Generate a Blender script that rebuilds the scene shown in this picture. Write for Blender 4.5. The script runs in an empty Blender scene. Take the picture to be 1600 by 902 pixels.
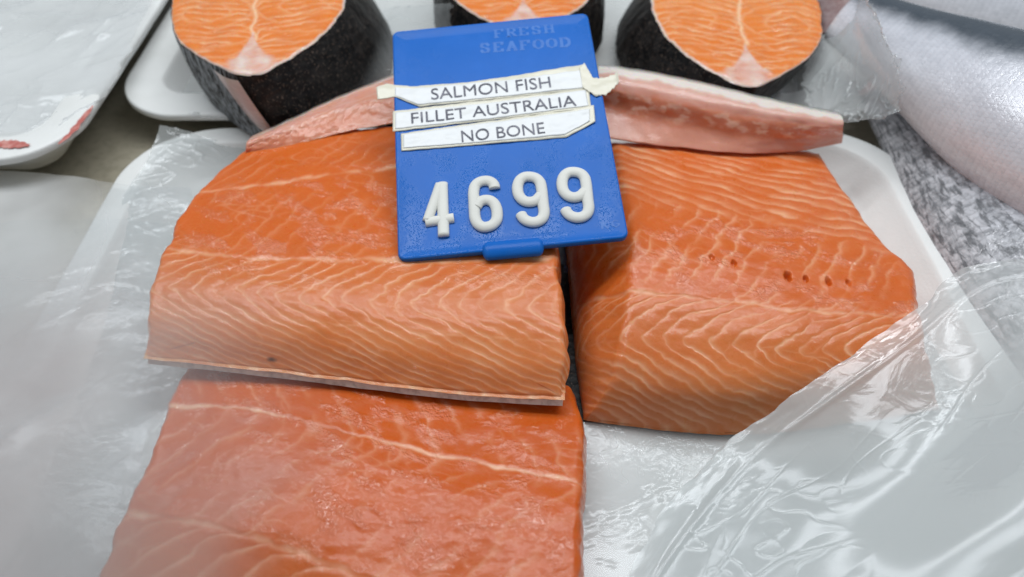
import bpy, math
import numpy as np
from mathutils import Vector, Matrix

S = bpy.context.scene
COL = S.collection
CM = 0.01

# ------------------------------------------------------------------ camera
F = 1155.0
PITCH = math.radians(48)
CAM = np.array([0.0, -18.0, 23.0])                     # centimetres
AX = np.array([1.0, 0, 0])
FW = np.array([0, math.cos(PITCH), -math.sin(PITCH)])
UP = np.array([0, math.sin(PITCH), math.cos(PITCH)])
cam = bpy.data.cameras.new('camera')
cam_o = bpy.data.objects.new('camera', cam)
COL.objects.link(cam_o)
cam_o.location = CAM * CM
cam_o.rotation_euler = (math.pi / 2 - PITCH, 0, 0)
cam.sensor_width = 36
cam.lens = F / 1600 * 36
cam.clip_start = 0.005
cam.clip_end = 50
cam.dof.use_dof = True
cam.dof.focus_distance = 0.252
cam.dof.aperture_fstop = 8.5
S.camera = cam_o

# ------------------------------------------------------------------ world, lamps, exposure
W = bpy.data.worlds.new('World')
S.world = W
W.use_nodes = True
W.node_tree.nodes['Background'].inputs[0].default_value = (0.88, 0.95, 1.0, 1)
W.node_tree.nodes['Background'].inputs[1].default_value = 0.28


def area(name, loc, target, sx, sy, power, color):
    l = bpy.data.lights.new(name, 'AREA')
    l.shape = 'RECTANGLE'
    l.size, l.size_y = sx, sy
    l.energy = power
    l.color = color
    o = bpy.data.objects.new(name, l)
    COL.objects.link(o)
    o.location = loc
    o.rotation_euler = (Vector(target) - Vector(loc)).to_track_quat('-Z', 'Y').to_euler()
    return o


area('display_lamp', (0.0, 0.17, 0.68), (0, 0.08, 0), 1.0, 0.09, 2.9, (0.94, 0.975, 1.0))
area('tube_lamp', (-0.02, 0.30, 0.60), (0, 0.06, 0), 1.1, 0.04, 2.0, (0.95, 0.98, 1.0))
S.view_settings.view_transform = 'Standard'
S.view_settings.look = 'None'
S.view_settings.exposure = 0.08
S.view_settings.gamma = 1
S.cycles.transparent_max_bounces = 24
S.cycles.max_bounces = 10
S.cycles.caustics_reflective = False
S.cycles.caustics_refractive = False
S.cycles.sample_clamp_indirect = 4


# ------------------------------------------------------------------ helpers
def at(px, py, z):
    d = FW + AX * (px - 800) / F - UP * (py - 451) / F
    return CAM + d * ((z - CAM[2]) / d[2])


def hermite(xs, P, x):
    xs = np.asarray(xs, float); P = np.asarray(P, float); x = np.asarray(x, float)
    m = np.gradient(P, xs, axis=0) if len(xs) > 2 else np.repeat((P[1:] - P[:1]) / (xs[1] - xs[0]), 2, 0)
    i = np.clip(np.searchsorted(xs, x) - 1, 0, len(xs) - 2)
    h = xs[i + 1] - xs[i]
    t = (x - xs[i]) / h
    sh = t.shape + (1,) * (P.ndim - 1)
    t = t.reshape(sh); h = h.reshape(sh)
    return ((2*t**3 - 3*t**2 + 1) * P[i] + (t**3 - 2*t**2 + t) * h * m[i]
            + (-2*t**3 + 3*t**2) * P[i+1] + (t**3 - t**2) * h * m[i+1])


def _hash(ix, iy, seed):
    n = (ix.astype(np.int64) * 374761393 + iy.astype(np.int64) * 668265263 + seed * 974634511) & 0x7fffffff
    n = ((n ^ (n >> 13)) * 1274126177) & 0x7fffffff
    return (n ^ (n >> 16)) & 0xffff


def perlin(x, y, seed=0):
    x = np.asarray(x, float); y = np.asarray(y, float)
    ix = np.floor(x); iy = np.floor(y)
    fx = x - ix; fy = y - iy
    u = fx**3 * (fx * (fx * 6 - 15) + 10); v = fy**3 * (fy * (fy * 6 - 15) + 10)
    def g(dx, dy):
        a = _hash(ix + dx, iy + dy, seed) * (2 * math.pi / 65536)
        return np.cos(a) * (fx - dx) + np.sin(a) * (fy - dy)
    return 1.5 * ((g(0, 0) * (1 - u) + g(1, 0) * u) * (1 - v) + (g(0, 1) * (1 - u) + g(1, 1) * u) * v)


def fbm(x, y, oct=4, seed=0, gain=0.5):
    r = 0; a = 1.0; f = 1.0
    for k in range(oct):
        r = r + a * perlin(x * f + 17.3 * k, y * f - 9.1 * k, seed + k)
        a *= gain; f *= 2.03
    return r


def ridge(x, y, seed=0, p=1.0):
    return (1 - np.minimum(1, np.abs(perlin(x, y, seed)) * 2.2)) ** p


def smooth(a, b, x):
    t = np.clip((x - a) / (b - a), 0, 1)
    return t * t * (3 - 2 * t)


def thing(name, label, cat, loc=(0, 0, 0), group=None):
    o = bpy.data.objects.new(name, None)
    o.empty_display_size = 0.02
    COL.objects.link(o)
    o.location = np.asarray(loc, float) * CM
    o['label'] = label; o['category'] = cat
    if group: o['group'] = group
    return o


def tag(o, label, cat, group=None):
    o['label'] = label; o['category'] = cat
    if group: o['group'] = group
    return o


ORIGIN = {}


def mesh(name, verts, faces, mat, parent=None, origin=None, attrs=None, smooth_shade=True, uv=None):
    """verts in world centimetres; quads as (n,4) array or list of polygons"""
    verts = np.asarray(verts, float) * CM
    me = bpy.data.meshes.new(name)
    if parent is not None:
        o0 = np.array(ORIGIN.get(parent.name, parent.location))
    else:
        if origin is None:
            origin = np.array([(verts[:, 0].min() + verts[:, 0].max()) / 2,
                               (verts[:, 1].min() + verts[:, 1].max()) / 2, verts[:, 2].min()])
        else:
            origin = np.asarray(origin, float) * CM
        o0 = origin
    vv = verts - o0
    if isinstance(faces, np.ndarray):
        nf, k = faces.shape
        me.vertices.add(len(vv)); me.vertices.foreach_set('co', vv.ravel())
        me.loops.add(nf * k); me.loops.foreach_set('vertex_index', faces.ravel().astype(np.int32))
        me.polygons.add(nf)
        me.polygons.foreach_set('loop_start', (np.arange(nf) * k).astype(np.int32))
        me.update(calc_edges=True)
    else:
        me.from_pydata([tuple(v) for v in vv], [], [tuple(f) for f in faces])
    me.polygons.foreach_set('use_smooth', np.full(len(me.polygons), smooth_shade, bool))
    for k, v in (attrs or {}).items():
        a = me.attributes.new(k, 'FLOAT', 'POINT')
        a.data.foreach_set('value', np.asarray(v, np.float32).ravel())
    me.validate()
    me.update()
    if isinstance(mat, (list, tuple)):
        for m in mat: me.materials.append(m)
    else:
        me.materials.append(mat)
    o = bpy.data.objects.new(name, me)
    COL.objects.link(o)
    if parent is not None:
        o.parent = parent
        ORIGIN[o.name] = o0
    else:
        o.location = o0
        ORIGIN[o.name] = o0
    return o


def gridfaces(nr, nc, closed=False):
    r = np.arange(nr - 1)[:, None]
    c = np.arange(nc if closed else nc - 1)[None, :]
    c2 = (c + 1) % nc
    return np.stack([r * nc + c, r * nc + c2, (r + 1) * nc + c2, (r + 1) * nc + c], -1).reshape(-1, 4)


def ctrl(rows):
    """rows of (px, py, z) pixel points at a stated height -> world grid"""
    return np.array([[at(*p) for p in r] for r in rows])


# ------------------------------------------------------------------ materials
class NT:
    def __init__(self, name):
        self.m = bpy.data.materials.new(name)
        self.m.use_nodes = True
        self.t = self.m.node_tree
        self.t.nodes.clear()
        self.out = self.t.nodes.new('ShaderNodeOutputMaterial')
    def n(self, kind, **kw):
        nd = self.t.nodes.new('ShaderNode' + kind)
        for k, v in kw.items():
            if hasattr(nd, k) and not k.startswith('i_'):
                setattr(nd, k, v)
        return nd
    def l(self, a, b): self.t.links.new(a, b)
    def val(self, sock, v):
        if hasattr(v, 'is_linked') or isinstance(v, bpy.types.NodeSocket): self.l(v, sock)
        else: sock.default_value = v
    def attr(self, name):
        a = self.n('Attribute'); a.attribute_name = name
        return a.outputs['Fac']
    def math(self, op, a, b=0.0, c=None, clamp=False):
        nd = self.n('Math'); nd.operation = op; nd.use_clamp = clamp
        self.val(nd.inputs[0], a); self.val(nd.inputs[1], b)
        if c is not None: self.val(nd.inputs[2], c)
        return nd.outputs[0]
    def mix(self, f, a, b):
        nd = self.n('Mix'); nd.data_type = 'RGBA'
        self.val(nd.inputs[0], f)
        self.val(nd.inputs[6], a if not isinstance(a, tuple) else (*a, 1)[:4])
        self.val(nd.inputs[7], b if not isinstance(b, tuple) else (*b, 1)[:4])
        return nd.outputs[2]
    def coord(self, scale=1.0, vec=None):
        c = self.n('TexCoord').outputs['Object']
        mp = self.n('Mapping')
        self.l(c, mp.inputs[0])
        mp.inputs['Scale'].default_value = (scale,) * 3 if not isinstance(scale, tuple) else scale
        return mp.outputs[0]
    def noise(self, scale, detail=3, rough=0.5, vec=None, dist=0.0):
        nd = self.n('TexNoise')
        nd.inputs['Scale'].default_value = scale; nd.inputs['Detail'].default_value = detail
        nd.inputs['Roughness'].default_value = rough; nd.inputs['Distortion'].default_value = dist
        self.l(vec if vec is not None else self.coord(), nd.inputs['Vector'])
        return nd.outputs['Fac']
    def voronoi(self, scale, vec=None, feature='F1', out='Distance'):
        nd = self.n('TexVoronoi'); nd.feature = feature
        nd.inputs['Scale'].default_value = scale
        self.l(vec if vec is not None else self.coord(), nd.inputs['Vector'])
        return nd.outputs[out]
    def ramp(self, f, lo, hi, a=0.0, b=1.0):
        nd = self.n('MapRange'); nd.interpolation_type = 'SMOOTHSTEP'
        self.val(nd.inputs[0], f)
        for i, v in enumerate((lo, hi, a, b)): nd.inputs[i + 1].default_value = v
        return nd.outputs[0]
    def bump(self, h, strength=0.3, dist=0.001, normal=None):
        nd = self.n('Bump'); nd.inputs['Strength'].default_value = strength
        nd.inputs['Distance'].default_value = dist
        self.l(h, nd.inputs['Height'])
        if normal is not None: self.l(normal, nd.inputs['Normal'])
        return nd.outputs[0]
    def principled(self, color, rough=0.5, normal=None, spec=0.5, sss=0.0, sss_r=(1, .3, .15), sss_s=0.004, coat=0.0, metal=0.0, coat_rough=.1):
        p = self.n('BsdfPrincipled')
        self.val(p.inputs['Base Color'], (*color, 1)[:4] if isinstance(color, tuple) else color)
        self.val(p.inputs['Roughness'], rough)
        self.val(p.inputs['Specular IOR Level'], spec)
        self.val(p.inputs['Metallic'], metal)
        p.inputs['Coat Weight'].default_value = coat
        p.inputs['Coat Roughness'].default_value = coat_rough
        self.val(p.inputs['Subsurface Weight'], sss)
        p.inputs['Subsurface Radius'].default_value = sss_r
        p.inputs['Subsurface Scale'].default_value = sss_s
        if normal is not None: self.l(normal, p.inputs['Normal'])
        self.l(p.outputs[0], self.out.inputs[0])
        return p


def flesh_material(name, deep, pale, fatcol, glint=1.0):
    n = NT(name)
    fat = n.attr('fat'); loin = n.attr('loin'); wet = n.attr('wet'); spot = n.attr('spot')
    big = n.noise(55, 3, .55)
    fine = n.noise(900, 4, .65)
    c = n.mix(loin, deep, pale)
    c = n.mix(n.ramp(big, .35, .7, 0, .22), c, tuple(x * k for x, k in zip(deep, (.80, .62, .55))))
    c = n.mix(n.ramp(fine, .45, .75, 0, .07), c, fatcol)
    c = n.mix(fat, c, fatcol)
    c = n.mix(n.attr('pink'), c, (.62, .30, .235))
    c = n.mix(n.attr('white'), c, (.74, .66, .60))
    c = n.mix(spot, c, (.08, .03, .015))
    # wet torn membrane: fine sharp relief inside patches
    v = n.math('ABSOLUTE', n.math('SUBTRACT', n.noise(250, 2, .5, dist=1.8), .5))
    v = n.math('ADD', v, n.math('MULTIPLY', n.noise(560, 2, .5, dist=.8), .4))
    rel = n.math('MULTIPLY', v, n.math('ADD', n.math('MULTIPLY', wet, 1.25), .05))
    b = n.bump(rel, 1.0, .00010 * glint)
    b = n.bump(n.noise(1300, 2, .5), 1.0, .00003, b)
    bc = n.bump(rel, 1.0, .0017 * glint)
    rough = n.math('ADD', n.math('MULTIPLY', n.noise(260, 3), .20), .20)
    p = n.principled(c, rough, b, spec=.25, sss=.4, sss_r=(1, .25, .08), sss_s=.0032, coat=.3, coat_rough=.035)
    p.inputs['Coat IOR'].default_value = 1.7
    n.l(n.math('ADD', n.math('MULTIPLY', wet, .95), .10), p.inputs['Coat Weight'])
    n.l(bc, p.inputs['Coat Normal'])
    return n.m


M_FLESH = flesh_material('salmon_flesh', (.63, .128, .016), (.65, .195, .052), (.84, .45, .26))
M_FLESH_DEEP = flesh_material('salmon_flesh_deep', (.59, .108, .010), (.60, .150, .030), (.80, .42, .26))
M_STEAK = flesh_material('salmon_steak_flesh', (.72, .178, .018), (.74, .25, .055), (.84, .54, .33), .7)
M_BELLY = flesh_material('salmon_belly_flesh', (.62, .20, .10), (.66, .30, .20), (.78, .50, .38), .5)


def skin_pale():
    n = NT('salmon_skin_edge')
    f = n.noise(300, 4, .6)
    c = n.mix(n.ramp(f, .4, .68), (.74, .66, .60), (.50, .43, .39))
    n.principled(c, .3, n.bump(n.noise(900, 3), .3, .0004), sss=.1)
    return n.m


def skin_dark():
    n = NT('salmon_skin_dark')
    sil = n.attr('silver')
    v = n.voronoi(330, n.coord((1, 1, 1)))
    f = n.noise(140, 5, .65)
    f2 = n.noise(900, 3, .6)
    c = n.mix(n.ramp(f, .40, .72), (.004, .004, .0045), (.022, .019, .018))
    c = n.mix(n.ramp(f2, .56, .70, 0, .8), c, (.13, .095, .075))
    vs = n.noise(1.0, 4, .6, n.coord((700, 700, 160)))
    c = n.mix(n.math('MULTIPLY', sil, n.ramp(vs, .42, .6)), c, (.30, .32, .34))
    b = n.bump(v, .55, .0008)
    b = n.bump(f2, .3, .0005, b)
    n.principled(c, n.math('ADD', n.math('MULTIPLY', f2, .25), .36), b, spec=.22)
    return n.m


def fish_skin(name, back, side, belly, mott, scale):
    n = NT(name)
    up = n.attr('back'); red = n.attr('red')
    uvx = n.n('Attribute'); uvx.attribute_name = 'scale_uv'
    mp = n.n('Mapping'); n.l(uvx.outputs['Vector'], mp.inputs[0])
    mp4 = n.n('Mapping'); n.l(uvx.outputs['Vector'], mp4.inputs[0]); mp4.inputs['Scale'].default_value = (2.2, 2.6, 1)
    # rows of overlapping scales
    sx = n.n('SeparateXYZ'); n.l(uvx.outputs['Vector'], sx.inputs[0])
    wob = n.math('MULTIPLY', n.math('SUBTRACT', n.noise(70, 3, .6), .5), .9 + 3.2 * mott)
    uu = n.math('ADD', n.math('MULTIPLY', sx.outputs[0], 1.9 * scale), wob)
    vv = n.math('ADD', n.math('MULTIPLY', sx.outputs[1], 1.25 * scale), wob)
    row = n.math('FLOOR', uu)
    fv = n.math('FRACT', uu)
    ush = n.math('ADD', vv, n.math('MULTIPLY', n.math('MODULO', row, 2.0), .5))
    fu = n.math('SUBTRACT', n.math('FRACT', ush), .5)
    arc = n.math('ADD', fv, n.math('MULTIPLY', n.math('MULTIPLY', fu, fu), 1.7))
    v = n.ramp(arc, .55, 1.05)
    cx = n.n('CombineXYZ'); n.l(row, cx.inputs[0]); n.l(n.math('FLOOR', ush), cx.inputs[1])
    wn = n.n('TexWhiteNoise'); wn.noise_dimensions = '2D'; n.l(cx.outputs[0], wn.inputs['Vector'])
    sep = n.n('SeparateColor'); n.l(wn.outputs['Color'], sep.inputs[0])
    f = n.noise(60, 4, .6)
    c = n.mix(n.ramp(up, .0, .55), belly, side)
    c = n.mix(n.ramp(n.math('ADD', up, n.math('MULTIPLY', f, .25)), 66e-2, .95), c, back)
    f3 = n.noise(1.0, 5, .7, n.coord((130, 130, 130)), .3)
    c = n.mix(n.math('MULTIPLY', n.ramp(f3, .42, .66), .7 * mott), c, tuple(x * 1.1 for x in back))
    f4 = n.noise(1.0, 4, .6, mp4.outputs[0], .4)
    c = n.mix(n.math('MULTIPLY', n.ramp(f4, .46, .62), .80 * mott), c, tuple(x * .9 for x in back))
    c = n.mix(n.math('MULTIPLY', n.ramp(sep.outputs[0], .35, 1.0), 08e-2 + .16 * mott), c, tuple(x * 1.8 for x in back))
    c = n.mix(n.math('MULTIPLY', v, .06 + .22 * mott), c, tuple(.6 * x for x in back))
    c = n.mix(red, c, (.36, .12, .13))
    inv = n.math('SUBTRACT', 1.0, v)
    b = n.bump(inv, .7, .00006)
    b = n.bump(n.noise(1400, 3), .15, .0004, b)
    n.principled(c, n.math('ADD', n.math('MULTIPLY', sep.outputs[1], .14), .16), b, spec=.75, metal=.05)
    return n.m


def foam():
    n = NT('white_foam')
    f = n.noise(30, 4, .6)
    c = n.mix(n.ramp(f, .4, .75, 0, .6), (.78, .79, .78), (.66, .67, .65))
    n.principled(c, n.math('ADD', n.math('MULTIPLY', f, .3), .28), n.bump(n.voronoi(900), .12, .0005), sss=.1, sss_r=(1, 1, 1), sss_s=.003)
    return n.m


def film(name, milk, var, tint=(.86, .89, .90), gl=.0, rough=.10, bscale=140, bstr=.5, cap=.22, gf=.6):
    """thin polythene: part clear, part milky, glossy creases"""
    n = NT(name)
    tr = n.n('BsdfTransparent'); tr.inputs[0].default_value = (.97, .98, .985, 1)
    df = n.n('BsdfDiffuse'); df.inputs[0].default_value = (*tint, 1)
    tl = n.n('BsdfTranslucent'); tl.inputs[0].default_value = (*tint, 1)
    gs = n.n('BsdfGlossy'); gs.inputs['Roughness'].default_value = rough; gs.inputs[0].default_value = (.95, .97, 1, 1)
    nz = n.noise(1.0, 3, .5, n.coord((bscale, bscale, bscale)), .8)
    cre = n.math('ABSOLUTE', n.math('SUBTRACT', nz, .5))
    nz2 = n.noise(bscale * 5, 3, .6)
    spar = n.ramp(n.noise(22, 2, .5), .48, .66, .06, 1)
    h = n.math('MULTIPLY', n.math('ADD', n.math('MULTIPLY', cre, 2.2), n.math('MULTIPLY', nz2, .12)), spar)
    b = n.bump(h, bstr, .0012)
    for x in (df, gs): n.l(b, x.inputs['Normal'])
    body = n.n('MixShader'); body.inputs[0].default_value = .45
    n.l(df.outputs[0], body.inputs[1]); n.l(tl.outputs[0], body.inputs[2])
    blotch = n.noise(14, 3, .55)
    fac = n.math('ADD', n.ramp(blotch, .3, .7, milk - var, milk + var), n.math('MULTIPLY', n.attr('dense'), 1.0), clamp=True)
    fac = n.math('MULTIPLY', fac, n.attr('cover'))
    m1 = n.n('MixShader'); n.l(fac, m1.inputs[0]); n.l(tr.outputs[0], m1.inputs[1]); n.l(body.outputs[0], m1.inputs[2])
    fr = n.n('Fresnel'); fr.inputs['IOR'].default_value = 1.5; n.l(b, fr.inputs['Normal'])
    g = n.math('MULTIPLY', n.math('MINIMUM', n.math('MULTIPLY', n.math('ADD', fr.outputs[0], gl), gf), cap), n.attr('cover'), clamp=True)
    m2 = n.n('MixShader'); n.l(g, m2.inputs[0]); n.l(m1.outputs[0], m2.inputs[1]); n.l(gs.outputs[0], m2.inputs[2])
    n.l(m2.outputs[0], n.out.inputs[0])
    return n.m


def plastic(name, col, rough=.35, wet=False):
    n = NT(name)
    f = n.noise(45, 4, .6)
    c = n.mix(n.ramp(f, .35, .75, 0, .35), col, tuple(min(1, x * 1.25 + .012) for x in col))
    b = n.bump(n.noise(500, 3), .06, .0004)
    r = n.math('ADD', n.math('MULTIPLY', f, .2), rough - .1)
    if wet:
        d = n.voronoi(1500)
        drop = n.ramp(d, .1, .45, 1, 0)
        zone = n.math('MULTIPLY', n.attr('wet'), n.ramp(n.noise(120, 3), .42, .58))
        dh = n.math('MULTIPLY', drop, zone)
        b = n.bump(dh, 1, .00010, b)
        c = n.mix(n.math('MULTIPLY', zone, .05), c, (.30, .42, .62))
        r = n.math('SUBTRACT', r, n.math('MULTIPLY', zone, .12))
    n.principled(c, r, b, spec=.16)
    return n.m


def plain(name, col, rough=.5, f=None, amt=.3):
    n = NT(name)
    z = n.noise(220, 3, .6)
    c = n.mix(n.ramp(z, .4, .7, 0, amt), col, f or tuple(x * .8 for x in col))
    n.principled(c, rough, n.bump(z, .1, .0004))
    return n.m


M_SKINEDGE = skin_pale()
M_SKIN = skin_dark()
M_FOAM = foam()
M_BLUE = plastic('blue_plastic', (.005, .120, .49), .30, True)
M_DIGIT = plastic('white_plastic', (.70, .70, .66), .35)
M_PAPER = plain('white_paper', (.76, .78, .80), .35, (.70, .70, .66))
M_TAPE = plain('yellowed_tape', (.70, .67, .55), .28, (.76, .74, .66))
M_INK = plain('printed_ink', (.055, .057, .085), .5, (.20, .20, .25), .9)
M_FADED = plain('faded_print', (.018, .150, .53), .45, (.006, .124, .495), .95)
M_BLOOD = plain('dried_blood', (.48, .13, .11), .35, (.66, .33, .29), .9)
M_COUNTER = plain('counter_surface', (.44, .40, .31), .45, (.34, .31, .235), .8)
M_MEMB = flesh_material('fin_membrane', (.50, .32, .29), (.62, .44, .40), (.72, .62, .58), .5)

# ------------------------------------------------------------------ counter
g = np.array([[-160, -90, -.05], [160, -90, -.05], [160, 180, -.05], [-160, 180, -.05]], float)
o = mesh('counter_top', g, np.array([[0, 1, 2, 3]]), M_COUNTER)
o['kind'] = 'structure'


# ------------------------------------------------------------------ trays
def tray(name, label, x0, x1, y0, y1, r, zb, h, rim=1.25, seed=0):
    prof = [(2.2, 0), (1.9, .05), (.55, h - .55), (.12, h - .42), (0, h - .34), (0, h - .1), (.04, h - .03), (.13, h),
            (rim - .1, h), (rim, h - .05), (rim + .12, h - .22), (rim + 1.0, .55), (rim + 1.3, .36), (rim + 1.8, .3)]
    K = 20
    rings = []
    for ins, z in prof:
        pts = []
        rr = max(.6, r - ins)
        for cx, cy, a0 in ((x1 - ins - rr, y1 - ins - rr, 0), (x0 + ins + rr, y1 - ins - rr, 90),
                           (x0 + ins + rr, y0 + ins + rr, 180), (x1 - ins - rr, y0 + ins + rr, 270)):
            for k in range(K + 1):
                a = math.radians(a0 + 90 * k / K)
                pts.append((cx + rr * math.cos(a), cy + rr * math.sin(a), zb + z))
        # straight sides get extra points through resampling
        P = np.array(pts); Q = []
        for i in range(len(P)):
            a, b = P[i], P[(i + 1) % len(P)]
            if i % (K + 1) == K:
                for k in range(16): Q.append(a + (b - a) * k / 16)
            else:
                Q.append(a)
        Q = np.array(Q)
        Q[:, 2] += .05 * fbm(Q[:, 0] * .25 + seed, Q[:, 1] * .25, 3, seed)
        rings.append(Q)
    nc = len(rings[0])
    V = np.concatenate(rings)
    fc = gridfaces(len(rings), nc, True).tolist()
    fc.append(list(range(nc))[::-1])
    last = (len(rings) - 1) * nc
    fc.append([last + i for i in range(nc)])
    ob = mesh(name, V, fc, M_FOAM)
    return tag(ob, label, 'tray', 'white foam trays')


tray('foam_tray', 'white foam tray holding the three salmon fillets', -17.9, 18.2, -24, 11.9, 4.2, 0, 1.55, seed=1)
tray('foam_tray', 'white foam tray under the thick dark skinned salmon steaks', -19.8, 17.2, 12.1, 34, 3.6, .35, 1.75, 1.9, seed=2)
lt = tray('foam_tray', 'white foam tray with pinkish blood streaks on its rounded rim', -58, -19.4, 7.2, 34, 3.3, 1.1, 2.1, 1.7, seed=3)


def ribbon(name, pts, w, mat, parent, dz=.03, seed=0, n=60):
    P = np.array([at(*p) for p in pts])
    t = np.linspace(0, 1, n)
    Q = hermite(np.linspace(0, 1, len(P)), P, t)
    T = np.gradient(Q, axis=0); T /= np.linalg.norm(T, axis=1)[:, None]
    N = np.stack([-T[:, 1], T[:, 0], 0 * T[:, 0]], -1)
    ww = w * (np.sin(np.pi * np.clip(t, .02, .98)) ** .4) * (1 + .5 * fbm(t * 8, t * 0, 3, seed))
    V = np.concatenate([Q + N * ww[:, None] / 2, Q - N * ww[:, None] / 2]); V[:, 2] += dz
    f = np.stack([np.arange(n - 1), np.arange(1, n), n + np.arange(1, n), n + np.arange(n - 1)], -1)
    return mesh(name, V, f, mat, parent)


ribbon('blood_streak', [(92, 226, 3.22), (112, 208, 3.22), (128, 188, 3.22), (146, 166, 3.22)], .28, M_BLOOD, lt, seed=1)
ribbon('blood_streak', [(-20, 226, 3.22), (10, 226, 3.22), (46, 228, 3.22)], .55, M_BLOOD, lt, seed=4)


# ------------------------------------------------------------------ fillets
def loft(vs, rows, us=None):
    C = ctrl(rows)
    us = np.linspace(0, 1, C.shape[1]) if us is None else us
    def f(u, v):                                    # u, v 1-D arrays -> (nv, nu, 3)
        A = hermite(vs, C, v)                       # nv, ncol, 3
        return np.swapaxes(hermite(us, np.swapaxes(A, 0, 1), u), 0, 1)
    return f


def lines(phase, width, sharp=.35):
    """asymmetric thin lines, one per unit of phase"""
    d = phase - np.floor(phase)
    a = np.exp(-(d / width) ** 1.3)
    b = np.exp(-((1 - d) / (width * sharp)) ** 2)
    return np.maximum(a, b)


def fillet(root, part, surf, zb, pattern, nu=620, nv=460, wl=0, wr=0, wf=0, wb=0, nw=70, leftbase=None, rnd=.28, mat=None, seed=0):
    su = np.concatenate([-np.linspace(1, 0, nw, endpoint=False), np.linspace(0, 1, nu), 1 + np.linspace(0, 1, nw + 1)[1:]])
    sv = np.concatenate([-np.linspace(1, 0, nw, endpoint=False), np.linspace(0, 1, nv), 1 + np.linspace(0, 1, nw + 1)[1:]])
    u = np.clip(su, 0, 1); v = np.clip(sv, 0, 1)
    P = surf(u, v)
    U, V = np.meshgrid(u, v); SU, SV = np.meshgrid(su, sv)
    # arc lengths
    du = np.linalg.norm(np.diff(P, axis=1, prepend=P[:, :1]), axis=2).cumsum(1)
    dv = np.linalg.norm(np.diff(P, axis=0, prepend=P[:1]), axis=2).cumsum(0)
    ou = np.where(SU < 0, -SU, np.where(SU > 1, SU - 1, 0)); ov = np.where(SV < 0, -SV, np.where(SV > 1, SV - 1, 0))
    k = np.maximum(ou, ov)
    zbase = zb(U, V)
    dedge = np.minimum(np.minimum(du + (.16 if leftbase is not None else 0), du[:, -1:] - du), np.minimum(dv, dv[-1:] - dv))
    rr = np.minimum(rnd, np.maximum(.02, (P[..., 2] - zbase) * .6))
    q = np.clip(1 - dedge / rr, 0, 1)
    drop = rr * (1 - np.sqrt(np.maximum(0, 1 - q * q)))
    drop *= 1 + .25 * fbm(du * 1.5, dv * 1.5, 2, seed + 40)
    wall_len = np.maximum(.1, P[..., 2] - zbase)
    lpos = du + np.where(SU < 0, -ou * wall_len, ou * wall_len) * 1.0 - np.where(SU < 0, 0, 0)
    wpos = dv
    A = pattern(U, V, lpos, wpos, SU, SV)
    P = P.copy()
    top = P[..., 2] - drop + A['disp'] * (k == 0)
    # ragged rim
    wob = .10 * fbm(du * .9 + seed, dv * .9, 3, seed + 7) * (.25 + .75 * smooth(0, .15, V))
    edgew = np.exp(-dedge / .5)
    sx = np.sign(U - .5) * (np.abs(U - .5) > np.abs(V - .5)); sy = np.sign(V - .5) * (np.abs(U - .5) <= np.abs(V - .5))
    P[..., 0] += wob * edgew * sx; P[..., 1] += wob * edgew * sy
    P[..., 2] = top * (1 - k) + zbase * k
    bulge = (.12 if leftbase is None else .02) * np.sin(np.pi * np.clip(k, 0, 1)) + A['disp'] * .7 * (k > 0)
    P[..., 0] += bulge * np.where(SU < 0, -1, np.where(SU > 1, 1, 0)); P[..., 1] += bulge * np.where(SV < 0, -1, np.where(SV > 1, 1, 0))
    if leftbase is not None:
        LB = hermite(leftbase[0], np.array([at(*p) for p in leftbase[1]]), v)   # world base line of the left cut
        i0 = nw
        off = LB[:, None, :2] - P[:, i0:i0 + 1, :2]
        kk = (k * (SU < 0))[..., None]
        P[..., :2] += off * np.sin(kk * np.pi / 2) ** 1.0 * (SU < 0)[..., None] * (kk > 0)
    nr, nc = SU.shape
    fc = gridfaces(nr, nc)
    bad = ((ou > 0) & (ov > 0)).ravel()
    fc = fc[~bad[fc].any(1)] if False else fc[bad[fc].sum(1) < 3]
    at_ = {a: A[a] for a in ('fat', 'loin', 'wet', 'spot', 'pink', 'white')}
    return mesh(part, P.reshape(-1, 3), fc, mat or M_FLESH, root, attrs=at_)


def slab(name, surf, zt, zb_, root, mat, grow=(0, 0, 0, 0), n=(90, 60), flare=0):
    """thin skin sheet under a fillet: (left, right, front, back) growth in cm"""
    u = np.linspace(0, 1, n[0]); v = np.linspace(0, 1, n[1])
    P = surf(u, v); U, V = np.meshgrid(u, v)
    wv = .02 * fbm(U * 9, V * 9, 3, 5)
    P[..., 0] += -(grow[0]) * (1 - U) ** 8 + grow[1] * U ** 8
    P[..., 1] += -(grow[2] + wv) * (1 - V) ** 10 + grow[3] * V ** 10
    T = P.copy(); B = P.copy()
    T[..., 2] = zt(U, V); B[..., 2] = zb_(U, V); B[..., 1] -= flare * (1 - V) ** 10
    nr, nc = U.shape; N = nr * nc
    ft = gridfaces(nr, nc); fb = ft[:, ::-1] + N
    per = np.concatenate([np.arange(nc), np.arange(1, nr) * nc + nc - 1, (nr - 1) * nc + np.arange(nc - 2, -1, -1), np.arange(nr - 2, 0, -1) * nc])
    nx = np.roll(per, -1)
    side = np.stack([per, per + N, nx + N, nx], -1)
    V_ = np.concatenate([T.reshape(-1, 3), B.reshape(-1, 3)])
    o_ = mesh(name, V_, np.concatenate([ft, fb, side]), mat, root, smooth_shade=False)
    return o_


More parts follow.
